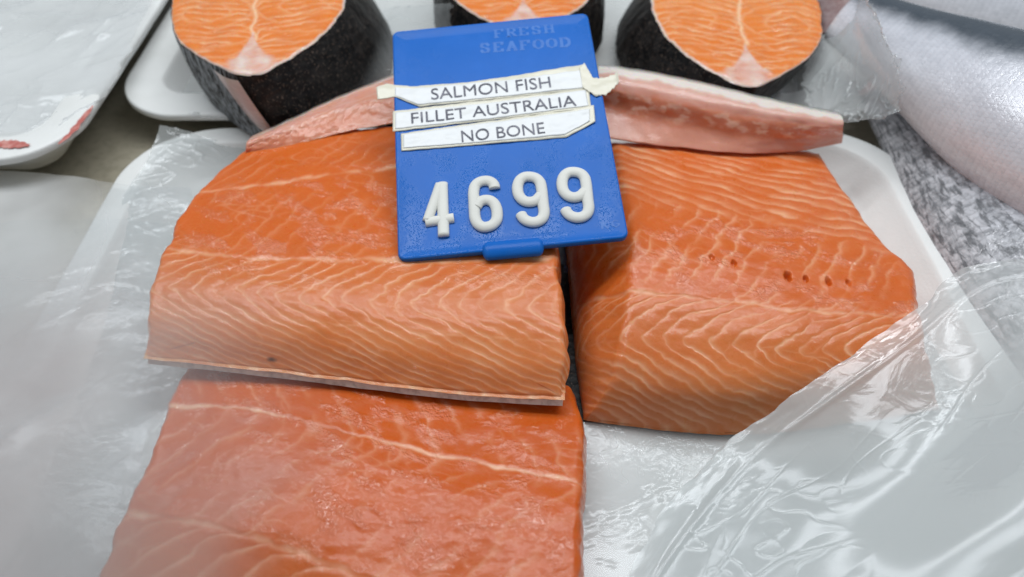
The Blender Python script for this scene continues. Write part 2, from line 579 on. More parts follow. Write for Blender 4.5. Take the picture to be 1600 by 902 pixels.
def pattern_maker(Lsp, apex, lat, knots, seed, low=.75, mid=.6, up=.2, fatline=None, belly=None, holes=(), spots=(), wetzones=(), upsp=1.0, fat2=None, latw=.11, slot=None):
    kv = np.array([k[0] for k in knots]); kf = np.array([k[1] for k in knots])
    def pat(U, V, l, w, SU, SV):
        wv = V + .012 * fbm(l * .5, w * .5, 2, seed)
        f = hermite(kv, kf, np.clip(wv, 0, 1))
        warp = .22 * fbm(l * .7, w * .8, 3, seed + 3) + .06 * fbm(l * 3, w * 3, 2, seed + 5)
        ph = (l - f + warp) / Lsp
        zone_low = smooth(apex - .06, apex - .14, V)
        zone_up = smooth(lat - .015, lat + .02, V)
        zone_mid = (1 - zone_low) * (1 - zone_up)
        wid = .15 + .13 * zone_low
        brk = .62 + .55 * fbm(l * .55 + 3, w * .7, 3, seed + 9)
        brk2 = np.clip(.5 + 1.3 * fbm(l * .4 + 11, w * .5, 3, seed + 13), 0, 1)
        ln = lines(ph, wid, .6)
        inten = np.clip(low * zone_low * np.clip(brk, .25, 1.1) + mid * zone_mid * np.clip(brk, .2, 1) + up * zone_up * brk2, 0, 1)
        if belly is not None:
            bz = smooth(belly[0], belly[0] + .04, V + .07 * (U - .5))
            bph = (w * belly[1] + l * belly[2] + (.24 * fbm(l * .35, w * .8, 3, seed + 21) + .05 * fbm(l * 1.5, w * 2, 2, seed + 22))) / belly[3]
            bl = lines(bph, .36) * np.clip(.75 + .8 * fbm(l * .5, w * 1.2, 3, seed + 25), .15, 1)
            ln = ln * (1 - bz) + bl * bz
            inten = inten * (1 - bz) + .85 * bz * np.clip(brk + .2, .3, 1)
        fat = ln * inten
        disp = -.012 * ln * inten * (1 - .6 * zone_low) + 009e-3 * zone_low * np.sin(np.pi * (ph - np.floor(ph))) + .006 * zone_mid * np.sin(np.pi * (ph - np.floor(ph)))
        # secondary fine threads
        thr = ridge(l * .9 + .6 * w, w * 1.6, seed + 31, 6) * np.clip(fbm(l * .5, w * .5, 2, seed + 33) * 1.5 + .1, 0, 1)
        fat = np.maximum(fat, .30 * thr)
        # lateral fat line(s)
        for lv, lw, li, sl in [(lat, latw, .75, 0)] + list(fat2 or []):
            d = (V - lv - sl * (U - .5) - .010 * fbm(l * .8, l * 0, 3, seed + 51)) * w[-1:].max()
            ir = np.clip(.6 + .8 * fbm(l * .8, w * 0 + lv * 9, 3, seed + 53), .15, 1.2)
            gl = np.exp(-(d / (lw * (.5 + ir * .6))) ** 2)
            fat = np.maximum(fat, li * gl * ir)
            disp = disp + (li > .5) * (-.012 * gl + .012 * np.exp(-((d - .12) / .14) ** 2) * li)
        loin = smooth(lat + .10, lat - .14, V + .03 * fbm(l * .7, w, 2, seed + 91)) * (.8 + .2 * zone_low)
        wet = np.zeros_like(U)
        for (uc, vc, ru, rv, s) in wetzones:
            wet = np.maximum(wet, s * np.exp(-((U - uc) / ru) ** 2 - ((V - vc) / rv) ** 2))
        wn = smooth(-.12, .45, fbm(l * .8 + .5 * w, w * 1.1, 4, seed + 61))
        wet = np.clip(wet * wn * 1.3, 0, 1)
        disp = disp + .035 * fbm(l * .5, w * .6, 3, seed + 71) + .008 * fbm(l * 2.2 + w, w * 3.2, 3, seed + 73) * (.35 + wet * 1.4)
        spot = np.zeros_like(U)
        for (uc, vc, r) in spots:
            spot = np.maximum(spot, np.exp(-(((U - uc) * 15) ** 2 + ((V - vc) * 10) ** 2) / r ** 2 + .25 * fbm(l * 6, w * 6, 2, 3)))
        for (uc, vc, ru, rv, dep) in holes:
            e = ((U - uc) / ru) ** 2 + ((V - vc) / rv) ** 2
            e = np.maximum(0, e + .9 * fbm(l * 3.2, w * 3.2, 2, seed + int(uc * 99)) + .5 * (U - uc) / ru * (V - vc) / rv)
            disp = disp - dep * .6 * np.exp(-e ** 2)
            fat = fat * (1 - np.exp(-e ** 2)); wet = wet * (1 - np.exp(-e ** 2))
        return dict(fat=np.clip(fat, 0, 1), loin=loin, wet=wet, spot=np.clip(spot, 0, .9) * (spot > .2), pink=U * 0, white=U * 0, disp=disp)
    return pat


def lin(a, b):   # height that runs from a at the front to b at the back
    return lambda U, V: a + (b - a) * V


# --- front fillet (lowest, cut off by the frame)
vsF = [0, .18, .40, .56, .74, .90, 1]
surfF = loft(vsF, [
    [(60, 1190, .8), (300, 1200, .9), (500, 1215, .9), (700, 1230, .9), (905, 1245, .9)],
    [(130, 960, 1.5), (310, 1000, 1.7), (480, 1040, 1.8), (660, 1070, 1.8), (905, 1120, 1.7)],
    [(192, 796, 1.95), (350, 828, 2.25), (490, 872, 2.4), (640, 930, 2.4), (906, 1000, 2.3)],
    [(222, 735, 1.95), (390, 740, 2.3), (550, 765, 2.45), (720, 795, 2.45), (908, 835, 2.35)],
    [(262, 628, 1.85), (400, 640, 2.15), (560, 678, 2.25), (700, 712, 2.25), (910, 752, 2.2)],
    [(290, 575, 1.65), (430, 580, 1.9), (580, 602, 2.0), (740, 630, 2.0), (912, 662, 1.95)],
    [(320, 530, 1.4), (450, 535, 1.6), (590, 545, 1.7), (740, 562, 1.7), (890, 600, 1.6)]])
rootF = thing('salmon_fillet', 'lower salmon fillet lying partly under the skin edge of another fillet', 'salmon fillet', at(550, 760, .3), 'salmon fillets')
patF = pattern_maker(1.05, .24, .40, [(0, -6), (.15, -3), (.30, -.9), (.38, .3), (.40, .8), (.47, 1.6), (.56, 2.4), (.74, 4.4), (.8, 4.0), (1, 2.0)], 100,
                     low=.8, mid=.75, up=.34, fat2=[(.735, .085, .95, 0)], latw=.13,
                     wetzones=[(.72, .62, .34, .16, 1), (.45, .74, .40, .10, 1), (.25, .88, .4, .08, 1), (.7, .86, .3, .10, .8), (.55, .5, .35, .10, .9)])
fillet(rootF, 'flesh', surfF, lambda U, V: .35 + 0 * U, patF, seed=1, mat=M_FLESH_DEEP)
slab('skin', surfF, lambda U, V: .345 + 0 * U, lambda U, V: .31 + 0 * U, rootF, M_SKINEDGE, (.05, .1, .05, .05))

# --- left fillet, its skin edge resting on the front one
vsL = [0, .2, .42, .60, .80, 1]
surfL = loft(vsL, [
    [(231, 556, 2.50), (400, 573, 2.54), (560, 592, 2.56), (720, 610, 2.58), (877, 619, 2.58)],
    [(229, 505, 3.2), (395, 522, 3.32), (560, 540, 3.32), (720, 556, 3.32), (884, 562, 3.3)],
    [(236, 445, 3.55), (395, 458, 3.74), (560, 470, 3.82), (720, 478, 3.84), (880, 482, 3.8)],
    [(256, 388, 3.6), (400, 404, 3.84), (560, 406, 3.88), (720, 408, 3.92), (872, 402, 3.95)],
    [(302, 305, 3.4), (430, 302, 3.75), (570, 298, 3.8), (720, 300, 3.8), (868, 300, 3.8)],
    [(388, 228, 3.0), (480, 208, 3.4), (600, 196, 3.6), (740, 192, 3.6), (868, 192, 3.5)]])
rootL = thing('salmon_fillet', 'salmon fillet with a small dark spot resting its front edge on the lower fillet', 'salmon fillet', at(560, 450, 1.2), 'salmon fillets')
KNOT = [(0, 6.2), (.12, 4.2), (.24, 2.3), (.32, 1.15), (.38, .35), (.42, 0), (.47, .35), (.54, 1.2), (.6, 2.3), (.8, 4.3), (1, 6.2)]
patL = pattern_maker(.80, .42, .60, KNOT, 200, low=.80, mid=.72, up=.22, fat2=[(.30, .10, .35, -.03), (.86, .09, .8, .10)], latw=.12,
                     spots=[(.29, .055, .16)],
                     wetzones=[(.5, .64, .5, .06, 1), (.25, .52, .2, .05, .8), (.42, .76, .2, .14, .8), (.68, .09, .22, .05, .7), (.15, .75, .12, .12, .5), (.85, .55, .2, .04, .7)])
fillet(rootL, 'flesh', surfL, lin(2.50, 1.4), patL, seed=2, rnd=.22)
slab('skin', surfL, lin(2.495, 1.39), lin(2.24, 1.0), rootL, M_SKINEDGE, (.03, .05, -.04, .05), flare=.20)

# --- right fillet
vsR = [0, .2, .40, .55, .75, .88, 1]
surfR = loft(vsR, [
    [(920, 650, .75), (1020, 664, .7), (1150, 673, .7), (1300, 660, .7), (1470, 634, .7)],
    [(952, 590, 2.2), (1055, 605, 2.35), (1175, 612, 2.35), (1315, 600, 2.2), (1463, 582, 2.05)],
    [(968, 525, 3.0), (1075, 530, 3.12), (1195, 540, 3.1), (1325, 546, 2.95), (1456, 537, 2.7)],
    [(976, 455, 3.5), (1085, 465, 3.5), (1195, 478, 3.4), (1322, 491, 3.2), (1448, 493, 3.0)],
    [(982, 375, 3.8), (1090, 376, 3.7), (1200, 387, 3.5), (1320, 402, 3.2), (1426, 412, 2.9)],
    [(972, 300, 3.75), (1078, 302, 3.65), (1190, 312, 3.45), (1292, 330, 3.15), (1378, 368, 2.75)],
    [(955, 216, 3.4), (1060, 217, 3.2), (1150, 222, 3.0), (1230, 226, 2.8), (1284, 234, 2.5)]])
rootR = thing('salmon_fillet', 'salmon fillet with a row of small holes partly under the clear bag', 'salmon fillet', at(1180, 450, .3), 'salmon fillets')
KNR = [(0, 6.6), (.12, 4.3), (.24, 2.1), (.32, .95), (.37, .25), (.40, 0), (.44, .3), (.50, 1.2), (.55, 2.3), (.7, 3.5), (.8, 4.6), (1, 7)]
patR = pattern_maker(.77, .40, .55, KNR, 300, low=.85, mid=.8, up=.5, belly=(.80, 1.0, .42, .56), latw=.12,
                     holes=[(.565, .668, .010, .014, .45), (.622, .668, .007, .009, .3), (.690, .668, .009, .011, .4), (.752, .668, .008, .010, .3),
                            (.30, .70, .008, .01, .25), (.38, .69, .008, .01, .25)],
                     wetzones=[(.25, .72, .22, .08, 1), (.55, .60, .25, .05, .8), (.6, .77, .3, .05, 1), (.8, .62, .14, .06, 1), (.93, .62, .06, .08, 1), (.15, .62, .12, .05, .9), (.35, .8, .2, .04, .7)])
fillet(rootR, 'flesh', surfR, lambda U, V: .42 + 0 * U, patR, seed=3, rnd=.55,
       leftbase=([0, .2, .4, .55, .75, .88, 1], [(912, 656, .42), (905, 610, .42), (899, 560, .42), (893, 500, .42), (888, 430, .42), (880, 350, .42), (870, 290, .42)]))
slab('skin', surfR, lambda U, V: .415 + 0 * U, lambda U, V: .34 + 0 * U, rootR, M_SKIN, (2.4, .05, -.12, .05))


# ------------------------------------------------------------------ belly pieces
def flap(name, vs, rows, mat, parent, thick, col, nu=260, nv=60, seed=0):
    surf = loft(vs, rows)
    u = np.linspace(0, 1, nu); v = np.linspace(0, 1, nv)
    P = surf(u, v); U, V = np.meshgrid(u, v)
    l = U * 12; w = V * 3
    P[..., 2] += .02 * fbm(l * .5, w * .7, 2, seed) + .035 * fbm(l * 1.6, w * 2.2, 3, seed + 4) * np.exp(-((V - .45) / .2) ** 2)
    P[..., 1] -= .05 * fbm(l * .8, w * 1.2, 2, seed + 2)
    B = P.copy(); B[..., 1] += thick; B[..., 2] -= .15
    N = nu * nv
    ft = gridfaces(nv, nu); fb = ft[:, ::-1] + N
    per = np.concatenate([np.arange(nu), np.arange(1, nv) * nu + nu - 1, (nv - 1) * nu + np.arange(nu - 2, -1, -1), np.arange(nv - 2, 0, -1) * nu])
    nx = np.roll(per, -1)
    side = np.stack([per, per + N, nx + N, nx], -1)
    A = col(U, V, l, w)
    for k in ('fat', 'loin', 'wet', 'spot', 'pink', 'white'):
        A[k] = np.concatenate([A.get(k, U * 0).ravel()] * 2)
    return mesh(name, np.concatenate([P.reshape(-1, 3), B.reshape(-1, 3)]), np.concatenate([ft, fb, side]), mat, parent, attrs=A)


def colL(U, V, l, w):
    return dict(fat=.5 * lines(l * .5 + w * 1.6 + .5 * fbm(l, w, 3, 4), .3) * smooth(.35, .0, V), loin=smooth(.1, .8, V), wet=.3 + 0 * U,
                pink=np.clip(smooth(.35, .65, V) * (.5 + .8 * fbm(l * .6, w, 3, 8)), 0, .9), white=np.clip(smooth(.93, 1, V) * .5 + .35 * ridge(l * .4, w * 2.4, 28, 4) * smooth(.3, .6, V), 0, .9))


flap('belly_edge', [0, .35, .7, 1], [
    [(383, 243, 3.05), (440, 234, 3.3), (500, 216, 3.55), (560, 202, 3.7), (640, 190, 3.8)],
    [(384, 232, 3.35), (440, 216, 3.6), (500, 196, 3.8), (560, 180, 3.95), (640, 165, 4.0)],
    [(386, 222, 3.5), (442, 200, 3.8), (505, 175, 4.0), (565, 152, 4.2), (640, 132, 4.3)],
    [(392, 216, 3.4), (450, 190, 3.75), (515, 160, 4.0), (570, 137, 4.2), (640, 112, 4.3)]], M_BELLY, rootL, .5, colL, seed=5)


def colR(U, V, l, w):
    Vn = V + .05 * fbm(l * .8, w * 0, 3, 12)
    meat = np.exp(-((Vn - .44) / .15) ** 2) * np.clip(.75 + .9 * fbm(l * 1.0, w * 1.5, 3, 14), 0, 1)
    blot = np.clip(fbm(l * 1.5, w * 2.5, 3, 15) * 2.0, 0, 1) * np.exp(-((Vn - .50) / .16) ** 2)
    streak = .5 * ridge(l * .35, w * 3.0, 18, 5) * smooth(.62, .7, Vn)
    return dict(fat=np.clip(.9 * blot + streak, 0, 1), loin=.55 * smooth(.35, .1, Vn) + .2 * (1 - meat), wet=.2 + .7 * meat,
                pink=np.clip(smooth(.58, .70, Vn) * .75 + .45 * smooth(.34, .22, Vn), 0, .85), white=smooth(.86, .95, Vn) * .95 + .25 * smooth(.66, .86, Vn), spot=0 * U)


strip = flap('salmon_belly_strip', [0, .3, .65, .9, 1], [
    [(930, 212, 3.7), (1000, 224, 3.6), (1080, 233, 3.45), (1170, 240, 3.3), (1250, 236, 3.0), (1316, 224, 2.75)],
    [(930, 165, 4.2), (1000, 182, 4.2), (1080, 200, 4.0), (1170, 216, 3.8), (1250, 218, 3.6), (1317, 214, 3.35)],
    [(935, 135, 5.0), (1003, 148, 5.0), (1085, 166, 4.85), (1175, 184, 4.6), (1250, 194, 4.35), (1317, 200, 4.0)],
    [(935, 114, 5.3), (1005, 124, 5.3), (1090, 142, 5.15), (1175, 162, 4.9), (1250, 177, 4.6), (1318, 188, 4.2)],
    [(935, 106, 5.25), (1007, 115, 5.25), (1095, 133, 5.1), (1175, 152, 4.85), (1250, 169, 4.55), (1316, 182, 4.15)]], M_BELLY, None, .55, colR, seed=9)
tag(strip, 'pink salmon belly strip with a white rim lying along the back of a fillet', 'belly strip')


# ------------------------------------------------------------------ steaks
OUT = [(0, 0), (.55, .12), (1.1, .55), (2.0, 1.35), (3.1, 2.5), (4.0, 4.0), (4.55, 6.0), (4.75, 8.2), (4.5, 10.2), (3.6, 12.0), (2.2, 13.2), (.9, 13.4), (0, 12.9)]


def steak(label, tip, rot, zt, zbm, shift, seed, finside=-1, silver=0, flare=.55):
    half = np.array(OUT) * [.9, 1]
    acc = np.concatenate([[0], np.cumsum(np.linalg.norm(np.diff(half, axis=0), axis=1))]); acc /= acc[-1]
    NA = 170
    t = np.linspace(0, 1, NA)
    H = hermite(acc, half, t)
    ring = np.concatenate([H, H[-2:0:-1] * [-1, 1]])            # right side up, left side back
    side = np.concatenate([t, -t[-2:0:-1]])
    n = len(ring)
    wob = .06 * fbm(ring[:, 0] * .7 + seed, ring[:, 1] * .7, 3, seed)
    cen = np.array([0, 6.2])
    dirn = ring - cen; dirn /= np.linalg.norm(dirn, axis=1)[:, None]
    ring = ring + dirn * wob[:, None]
    c, s = math.cos(rot), math.sin(rot)
    R = np.array([[c, -s], [s, c]])
    tipw = at(tip[0], tip[1], zt)
    def place(xy, z):
        q = xy @ R.T + tipw[:2]
        k = (zt - z) / (zt - zbm)
        return np.concatenate([q + np.asarray(shift) * k[:, None], z[:, None]], 1)
    root = thing('salmon_steak', label, 'salmon steak', np.array([*(place(cen[None], np.array([zbm]))[0, :2]), zbm]), 'salmon steaks')
    # cut face, radial grid
    NR = 150
    rr = np.linspace(0, 1, NR) ** .8
    X = cen + (ring - cen)[None] * rr[:, None, None]
    x = X[..., 0]; y = X[..., 1]
    ax = np.abs(x)
    # muscle rings: nested arcs in each half, opening to the mid line
    wx = x + .12 * fbm(x * .8, y * .8, 3, seed + 1) + .30 * fbm(y * .45, y * 0 + seed, 2, seed + 2); wy = y + .14 * fbm(x * .8, y * .8, 3, seed + 2)
    fx = np.abs(wx)
    rad = np.sqrt((fx - 2.3) ** 2 * .55 + (wy - 5.6) ** 2)
    arc = wy - .55 * np.sqrt(fx + .05) * 2.0 + .06 * fx ** 2
    ph = np.where(fx > -1, arc * 1.9 + .35 * np.sin(fx * 1.8 + seed), rad)
    ln = lines(ph, .2) * np.clip(.55 + .8 * fbm(x * .8, y * .8, 3, seed + 4), .15, 1)
    ln2 = lines(rad * 1.25, .16) * .35
    sept = np.exp(-((wx) / (.11 + .05 * np.clip(3 - y, 0, 3))) ** 2) * .9
    tri = smooth(1.0, .6, ax / np.maximum(.06, .95 * np.clip((3.4 - y) / 2.2, 0, 1) ** 1.5 + .25 * (y < 1.4))) * (y < 3.4)
    tri = np.maximum(tri, smooth(1.15, .55, y + .1 * fbm(x * 2, y * 2, 2, seed)))
    edge = smooth(.976, .992, np.broadcast_to(rr[:, None], x.shape) + .006 * fbm(x * 2, y * 2, 2, seed + 9))
    fat = np.clip(np.maximum(np.maximum(ln * .85, ln2), sept), 0, 1) * (1 - tri)
    white = np.clip(np.maximum(edge * .75, tri * np.clip(.45 + .8 * fbm(x * 1.3, y * 1.6, 2, seed + 12) * .5, 0, .9)), 0, 1)
    pink = tri * .7
    z = zt - .03 * ln + .05 * fbm(x * .6, y * .6, 3, seed + 5) + .02 * fbm(x * 3, y * 3, 3, seed + 6) + .25 * (1 - rr[:, None] ** 2) * .5
    d = (1 - rr)[:, None] * np.linalg.norm(ring - cen, axis=1)[None]
    z = z - .10 * np.exp(-d / .07)
    V = place(X.reshape(-1, 2), z.ravel())
    mesh('flesh', V, gridfaces(NR, n, True), M_STEAK, root,
         attrs=dict(fat=fat, loin=.25 + .3 * smooth(3, 8, y), wet=np.clip(.2 + .6 * fbm(x, y, 3, seed + 8), 0, 1) * .7, spot=0 * x, pink=pink, white=white))
    # skin wall
    NZ = 40
    kz = np.linspace(0, 1, NZ)
    P = []
    for k in kz:
        bul = .16 * math.sin(math.pi * min(1, k * 1.05)) + flare * k
        ztop = z[-1] + .015
        zz = ztop * (1 - k) + zbm * k
        P.append(place(ring + dirn * (.02 + bul + .03 * fbm(ring[:, 0] * 1.2, ring[:, 1] + k * 4, 3, seed + 20))[:, None], zz))
    sl = np.broadcast_to((smooth(-.02, -.08, side) * smooth(-.55, -.3, side) * silver)[None], (NZ, n))
    mesh('skin', np.concatenate(P), gridfaces(NZ, n, True), M_SKIN, root, attrs=dict(silver=sl))
    # pinkish dorsal fin strip running down the wall next to the tip
    if finside:
        m = 26
        a = np.linspace(-.55, .55, 13)
        Q = []
        for k in np.linspace(.02, .80, m):
            r_ = .56 * (1 - .25 * k) * math.sqrt(max(.02, 1 - (max(0, k - .5) / .305) ** 4))
            cx = finside * (1.12 - .35 * k)
            for q in a:
                xx = cx + q * r_ * 1.9
                yy = np.interp(abs(xx), half[:4, 0], half[:4, 1]) - .26 - .16 * math.cos(q / .55 * 1.57) - .18 * math.sin(math.pi * k) - .62 * k
                Q.append(place(np.array([[xx, yy]]), np.array([(zt - .12) * (1 - k) + zbm * k]))[0])
        Q = np.array(Q); zero = np.zeros(len(Q))
        nn = np.linspace(0, 1, len(Q))
        mesh('fin', Q, gridfaces(m, 13), M_MEMB, root, attrs=dict(fat=.3 + zero, loin=np.clip(fbm(nn * 30, nn * 0, 3, 2) + .5, 0, 1), wet=.3 + zero, spot=zero, pink=.25 + zero, white=np.clip(.6 - nn * 3, 0, .9)))
    return root


steak('salmon steak left of the blue tag with a pinkish strip down its black skin', (388, 116), math.radians(9), 5.6, 1.8, (1.15, .55), 11, -1, 1, .72)
steak('salmon steak mostly hidden behind the top of the blue price tag', (822, 52), math.radians(2), 5.4, 2.15, (0, .4), 23, 0, 0)
steak('salmon steak behind the belly strip with its whole cut face toward the fish', (1172, 134), math.radians(-7), 4.7, 1.8, (-1.4, .7), 37, 0, 0, .1)


# ------------------------------------------------------------------ whole fish
def fish(label, p0, p1, hw, hh, zc0, zc1, mat, seed, roll, red=None, fin=True, length=46, finmat=None):
    a = at(*p0, zc0); b = at(*p1, zc1)
    ax = (b - a); Ld = np.linalg.norm(ax); ax /= Ld
    nx = np.array([-ax[1], ax[0], 0]); nx /= np.linalg.norm(nx)
    nz = np.cross(ax, nx); nz = nz if nz[2] > 0 else -nz
    if roll:
        c, s = math.cos(roll), math.sin(roll)
        nx, nz = nx * c + nz * s, nz * c - nx * s
    NS, NA = 220, 96
    s = np.linspace(0, 1, NS)
    w = hermite([0, .06, .2, .45, .7, .85, .95, 1], np.array([.36, .46, .78, .97, 1, .86, .55, .12]), s)
    h = hermite([0, .06, .2, .45, .7, .85, .95, 1], np.array([.20, .30, .66, .94, 1, .95, .6, .10]), s)
    an = np.linspace(0, 2 * math.pi, NA, endpoint=False)
    ca, sa = np.cos(an), np.sin(an)
    ca = np.sign(ca) * np.abs(ca) ** .9
    V = a[None, None] + ax * (s * length)[:, None, None] + nx * (hw * w[:, None] * ca)[..., None] + nz * (hh * h[:, None] * sa)[..., None]
    V = V + nz * (.03 * fbm(s[:, None] * 14 + 0 * ca, np.cos(an)[None] * 2 + 0 * s[:, None], 3, seed))[..., None]
    back = np.broadcast_to((.5 + .5 * np.cos(an))[None], (NS, NA))
    rd = np.zeros((NS, NA))
    if red:
        rd = np.exp(-((s[:, None] - red[0]) / red[1]) ** 2 - ((an[None] - red[2]) / red[3]) ** 2)
        rd = np.clip(rd * (1 + .9 * fbm(s[:, None] * 30 + 0 * an, an[None] * 3 + 0 * s[:, None], 3, seed + 2)), 0, .9)
    root = thing('whole_fish', label, 'fish', (a + ax * length * .5) * [1, 1, 0], 'whole fish')
    fc = gridfaces(NS, NA, True).tolist() + [list(range(NA))[::-1], [(NS - 1) * NA + i for i in range(NA)]]
    o_ = mesh('body', V.reshape(-1, 3), fc, mat, root, attrs=dict(back=back, red=rd))
    uvw = np.stack([np.broadcast_to(s[:, None] * length / 1.9, (NS, NA)), np.broadcast_to(np.abs(an - math.pi)[None] * hw * .9, (NS, NA)), np.zeros((NS, NA))], -1)
    at_ = o_.data.attributes.new('scale_uv', 'FLOAT_VECTOR', 'POINT')
    at_.data.foreach_set('vector', uvw.astype(np.float32).ravel())
    # tail fin
    tw = np.linspace(-1, 1, 30); tl = np.linspace(0, 1, 16)
    T = np.array([[a - ax * (tl_ * (2.6 + 1.6 * abs(q))) + nx * (q * hw * (.22 + .75 * tl_)) + nz * (.12 * math.sin(q * 40) * tl_ - 1.2 * tl_) for q in tw] for tl_ in tl])
    N = T.shape[0] * T.shape[1]
    T2 = T - nz * .12
    ft = gridfaces(16, 30)
    mesh('tail_fin', np.concatenate([T.reshape(-1, 3), T2.reshape(-1, 3)]), np.concatenate([ft, ft[:, ::-1] + N]), M_FIN, root)
    if fin:
        f0 = a + ax * length * .62 - nx * hw * .75 + nz * hh * .5
        G = np.array([[f0 - ax * (tl_ * 6) - nx * (q * 1.3 * (.4 + tl_)) - nz * (tl_ * hh * .5) + nz * .1 * math.sin(q * 30) for q in np.linspace(0, 1, 20)] for tl_ in tl])
        N = G.shape[0] * G.shape[1]; ft = gridfaces(16, 20)
        mesh('pelvic_fin', np.concatenate([G.reshape(-1, 3), (G - nz * .1).reshape(-1, 3)]), np.concatenate([ft, ft[:, ::-1] + N]), M_FIN, root)
    return root


M_FIN = plain('fish_fin', (.30, .20, .20), .35, (.42, .34, .34), .8)
M_FISH1 = fish_skin('silver_fish_skin', (.06, .075, .095), (.68, .70, .77), (.80, .79, .82), .05, 3.7)
M_FISH2 = fish_skin('speckled_fish_skin', (.05, .055, .062), (.60, .62, .68), (.64, .64, .67), .85, 2.4)
fish('smooth silver whole fish with a reddish patch behind the clear film flap', (1322, 24), (1640, 204), 4.0, 3.2, 4.9, 5.1, M_FISH1, 3, math.radians(48), red=(.50, .12, 2.75, .26), fin=False)
fish('speckled dark scaled whole fish beside the rim of the fillet tray', (1398, 140), (1708, 470), 5.2, 2.7, 1.9, 1.8, M_FISH2, 8, math.radians(14), fin=False)
fish('pale silver whole fish farthest back at the edge of the display', (1280, -84), (1700, 22), 4.9, 3.2, 4.0, 4.2, M_FISH1, 15, math.radians(48), red=(.40, .12, 4.6, .5), fin=False)


# ------------------------------------------------------------------ polythene film
def sheet(name, label, vs, rows, mat, nu=240, nv=200, amp=.25, freq=.35, ang=0, fine=.06, seed=0, dense=None, cover=None, us=None, lift=None, fold=None):
    surf = loft(vs, rows, us)
    u = np.linspace(0, 1, nu); v = np.linspace(0, 1, nv)
    P = surf(u, v); U, V = np.meshgrid(u, v)
    X, Y = P[..., 0], P[..., 1]
    c, s = math.cos(ang), math.sin(ang)
    a = (X * c + Y * s); b = (-X * s + Y * c)
    wa = a + .8 * fbm(a * .15, b * .15, 2, seed + 30); wb = b + .8 * fbm(a * .15, b * .15, 2, seed + 31)
    cr = ridge(wa * freq * .35, wb * freq, seed, 1.6) + .5 * ridge(wa * freq * .9 + 5, wb * freq * 2.1, seed + 1, 2.0)
    spm = np.clip(fbm(X * .22, Y * .22, 3, seed + 40) * 1.6 + .15, 0, 1)
    P[..., 2] += amp * (cr - .6) * (.25 + .75 * spm) + amp * .8 * fbm(X * .18, Y * .18, 2, seed + 3)
    P[..., 2] += spm * .6 * fine * 2 * ridge(wa * freq * 1.3, wb * freq * 4, seed + 5, 9) + spm * .8 * fine * ridge(X * .8 + Y, Y * .9 - X * .4, seed + 6, 9)
    if fold: P[..., 2] += fold[1] * np.exp(-((V - fold[0]) / fold[2]) ** 2) * (.6 + .6 * fbm(a * .3, b * .1, 2, seed + 77))
    if lift is not None: P[..., 2] = np.maximum(P[..., 2], lift(P[..., 0], P[..., 1]))
    edge = .25 * fbm(U * 9, V * 9, 3, seed + 8)
    P[..., 0] += edge * np.exp(-np.minimum(np.minimum(U, 1 - U), np.minimum(V, 1 - V)) / .04)
    A = dict(dense=(dense(U, V, P) if dense else 0 * U), cover=(cover(U, V, P) if cover else 1 + 0 * U))
    o_ = mesh(name, P.reshape(-1, 3), gridfaces(nv, nu), mat, None, attrs=A)
    return tag(o_, label, 'plastic film', 'clear plastic film and bags')


FILM_LINER = film('film_liner', .26, .12, tint=(.74, .77, .77), gl=.0, rough=.13, cap=.30, gf=.75)
FILM_BAG = film('film_bag', .78, .06, tint=(.77, .81, .81), gl=.0, rough=.13, bscale=70, bstr=.16, cap=.22, gf=.6)
FILM_MILK = film('film_milky', .36, .14, tint=(.90, .91, .92), gl=.0, rough=.17, bscale=80, bstr=.2, cap=.35, gf=.7)
FILM_WHITE = film('film_white', .5, .14, tint=(.90, .91, .90), gl=.0, rough=.16, bscale=80, bstr=.5)
FILM_VEIL = film('film_veil', .55, .12, tint=(.58, .59, .60), gl=.0, rough=.3, bscale=25, bstr=.3)

# liner in the fillet tray: floor, seen bottom right and upper left
sheet('film_liner', 'thin clear film lining the tray under the salmon fillets', [0, .33, .66, 1], [
    [(-260, 1250, .5), (300, 1300, .45), (900, 1300, .45), (1400, 1300, .5), (2000, 1250, .9)],
    [(-80, 800, .5), (350, 800, .36), (900, 800, .36), (1300, 800, .36), (1700, 760, 1.2)],
    [(130, 450, 1.0), (420, 450, .36), (900, 450, .36), (1250, 450, .36), (1395, 440, .45)],
    [(250, 196, 2.2), (430, 230, 1.2), (880, 240, .8), (1200, 236, .8), (1285, 240, .6)]],
    FILM_LINER, 420, 380, .08, .36, .5, .06, 41, lift=lambda x, y: .40 + 0 * x)
# loose film over the left rim of that tray, spreading out of frame
sheet('film_sheet', 'milky film draped over the left rim of the fillet tray', [0, .3, .6, .85, 1], [
    [(-500, 1100, 2.2), (-250, 1100, 2.2), (-60, 1080, 2.2), (80, 1060, 1.6), (190, 1060, .9)],
    [(-420, 800, 2.2), (-200, 790, 2.4), (-10, 790, 2.3), (110, 790, 1.7), (215, 790, .9)],
    [(-260, 520, 2.0), (-100, 520, 2.2), (60, 520, 2.1), (150, 520, 1.8), (250, 540, 1.0)],
    [(-200, 350, 1.8), (-60, 345, 2.0), (90, 340, 2.1), (215, 335, 1.9), (300, 360, 1.1)],
    [(-150, 275, 1.3), (-50, 268, 1.5), (80, 272, 1.6), (200, 290, 1.75), (300, 296, 1.2)]],
    FILM_MILK, 260, 260, .12, .25, .3, .025, 51, dense=lambda U, V, P: .5 * smooth(.62, .40, U) - .30 * smooth(.58, .70, U))
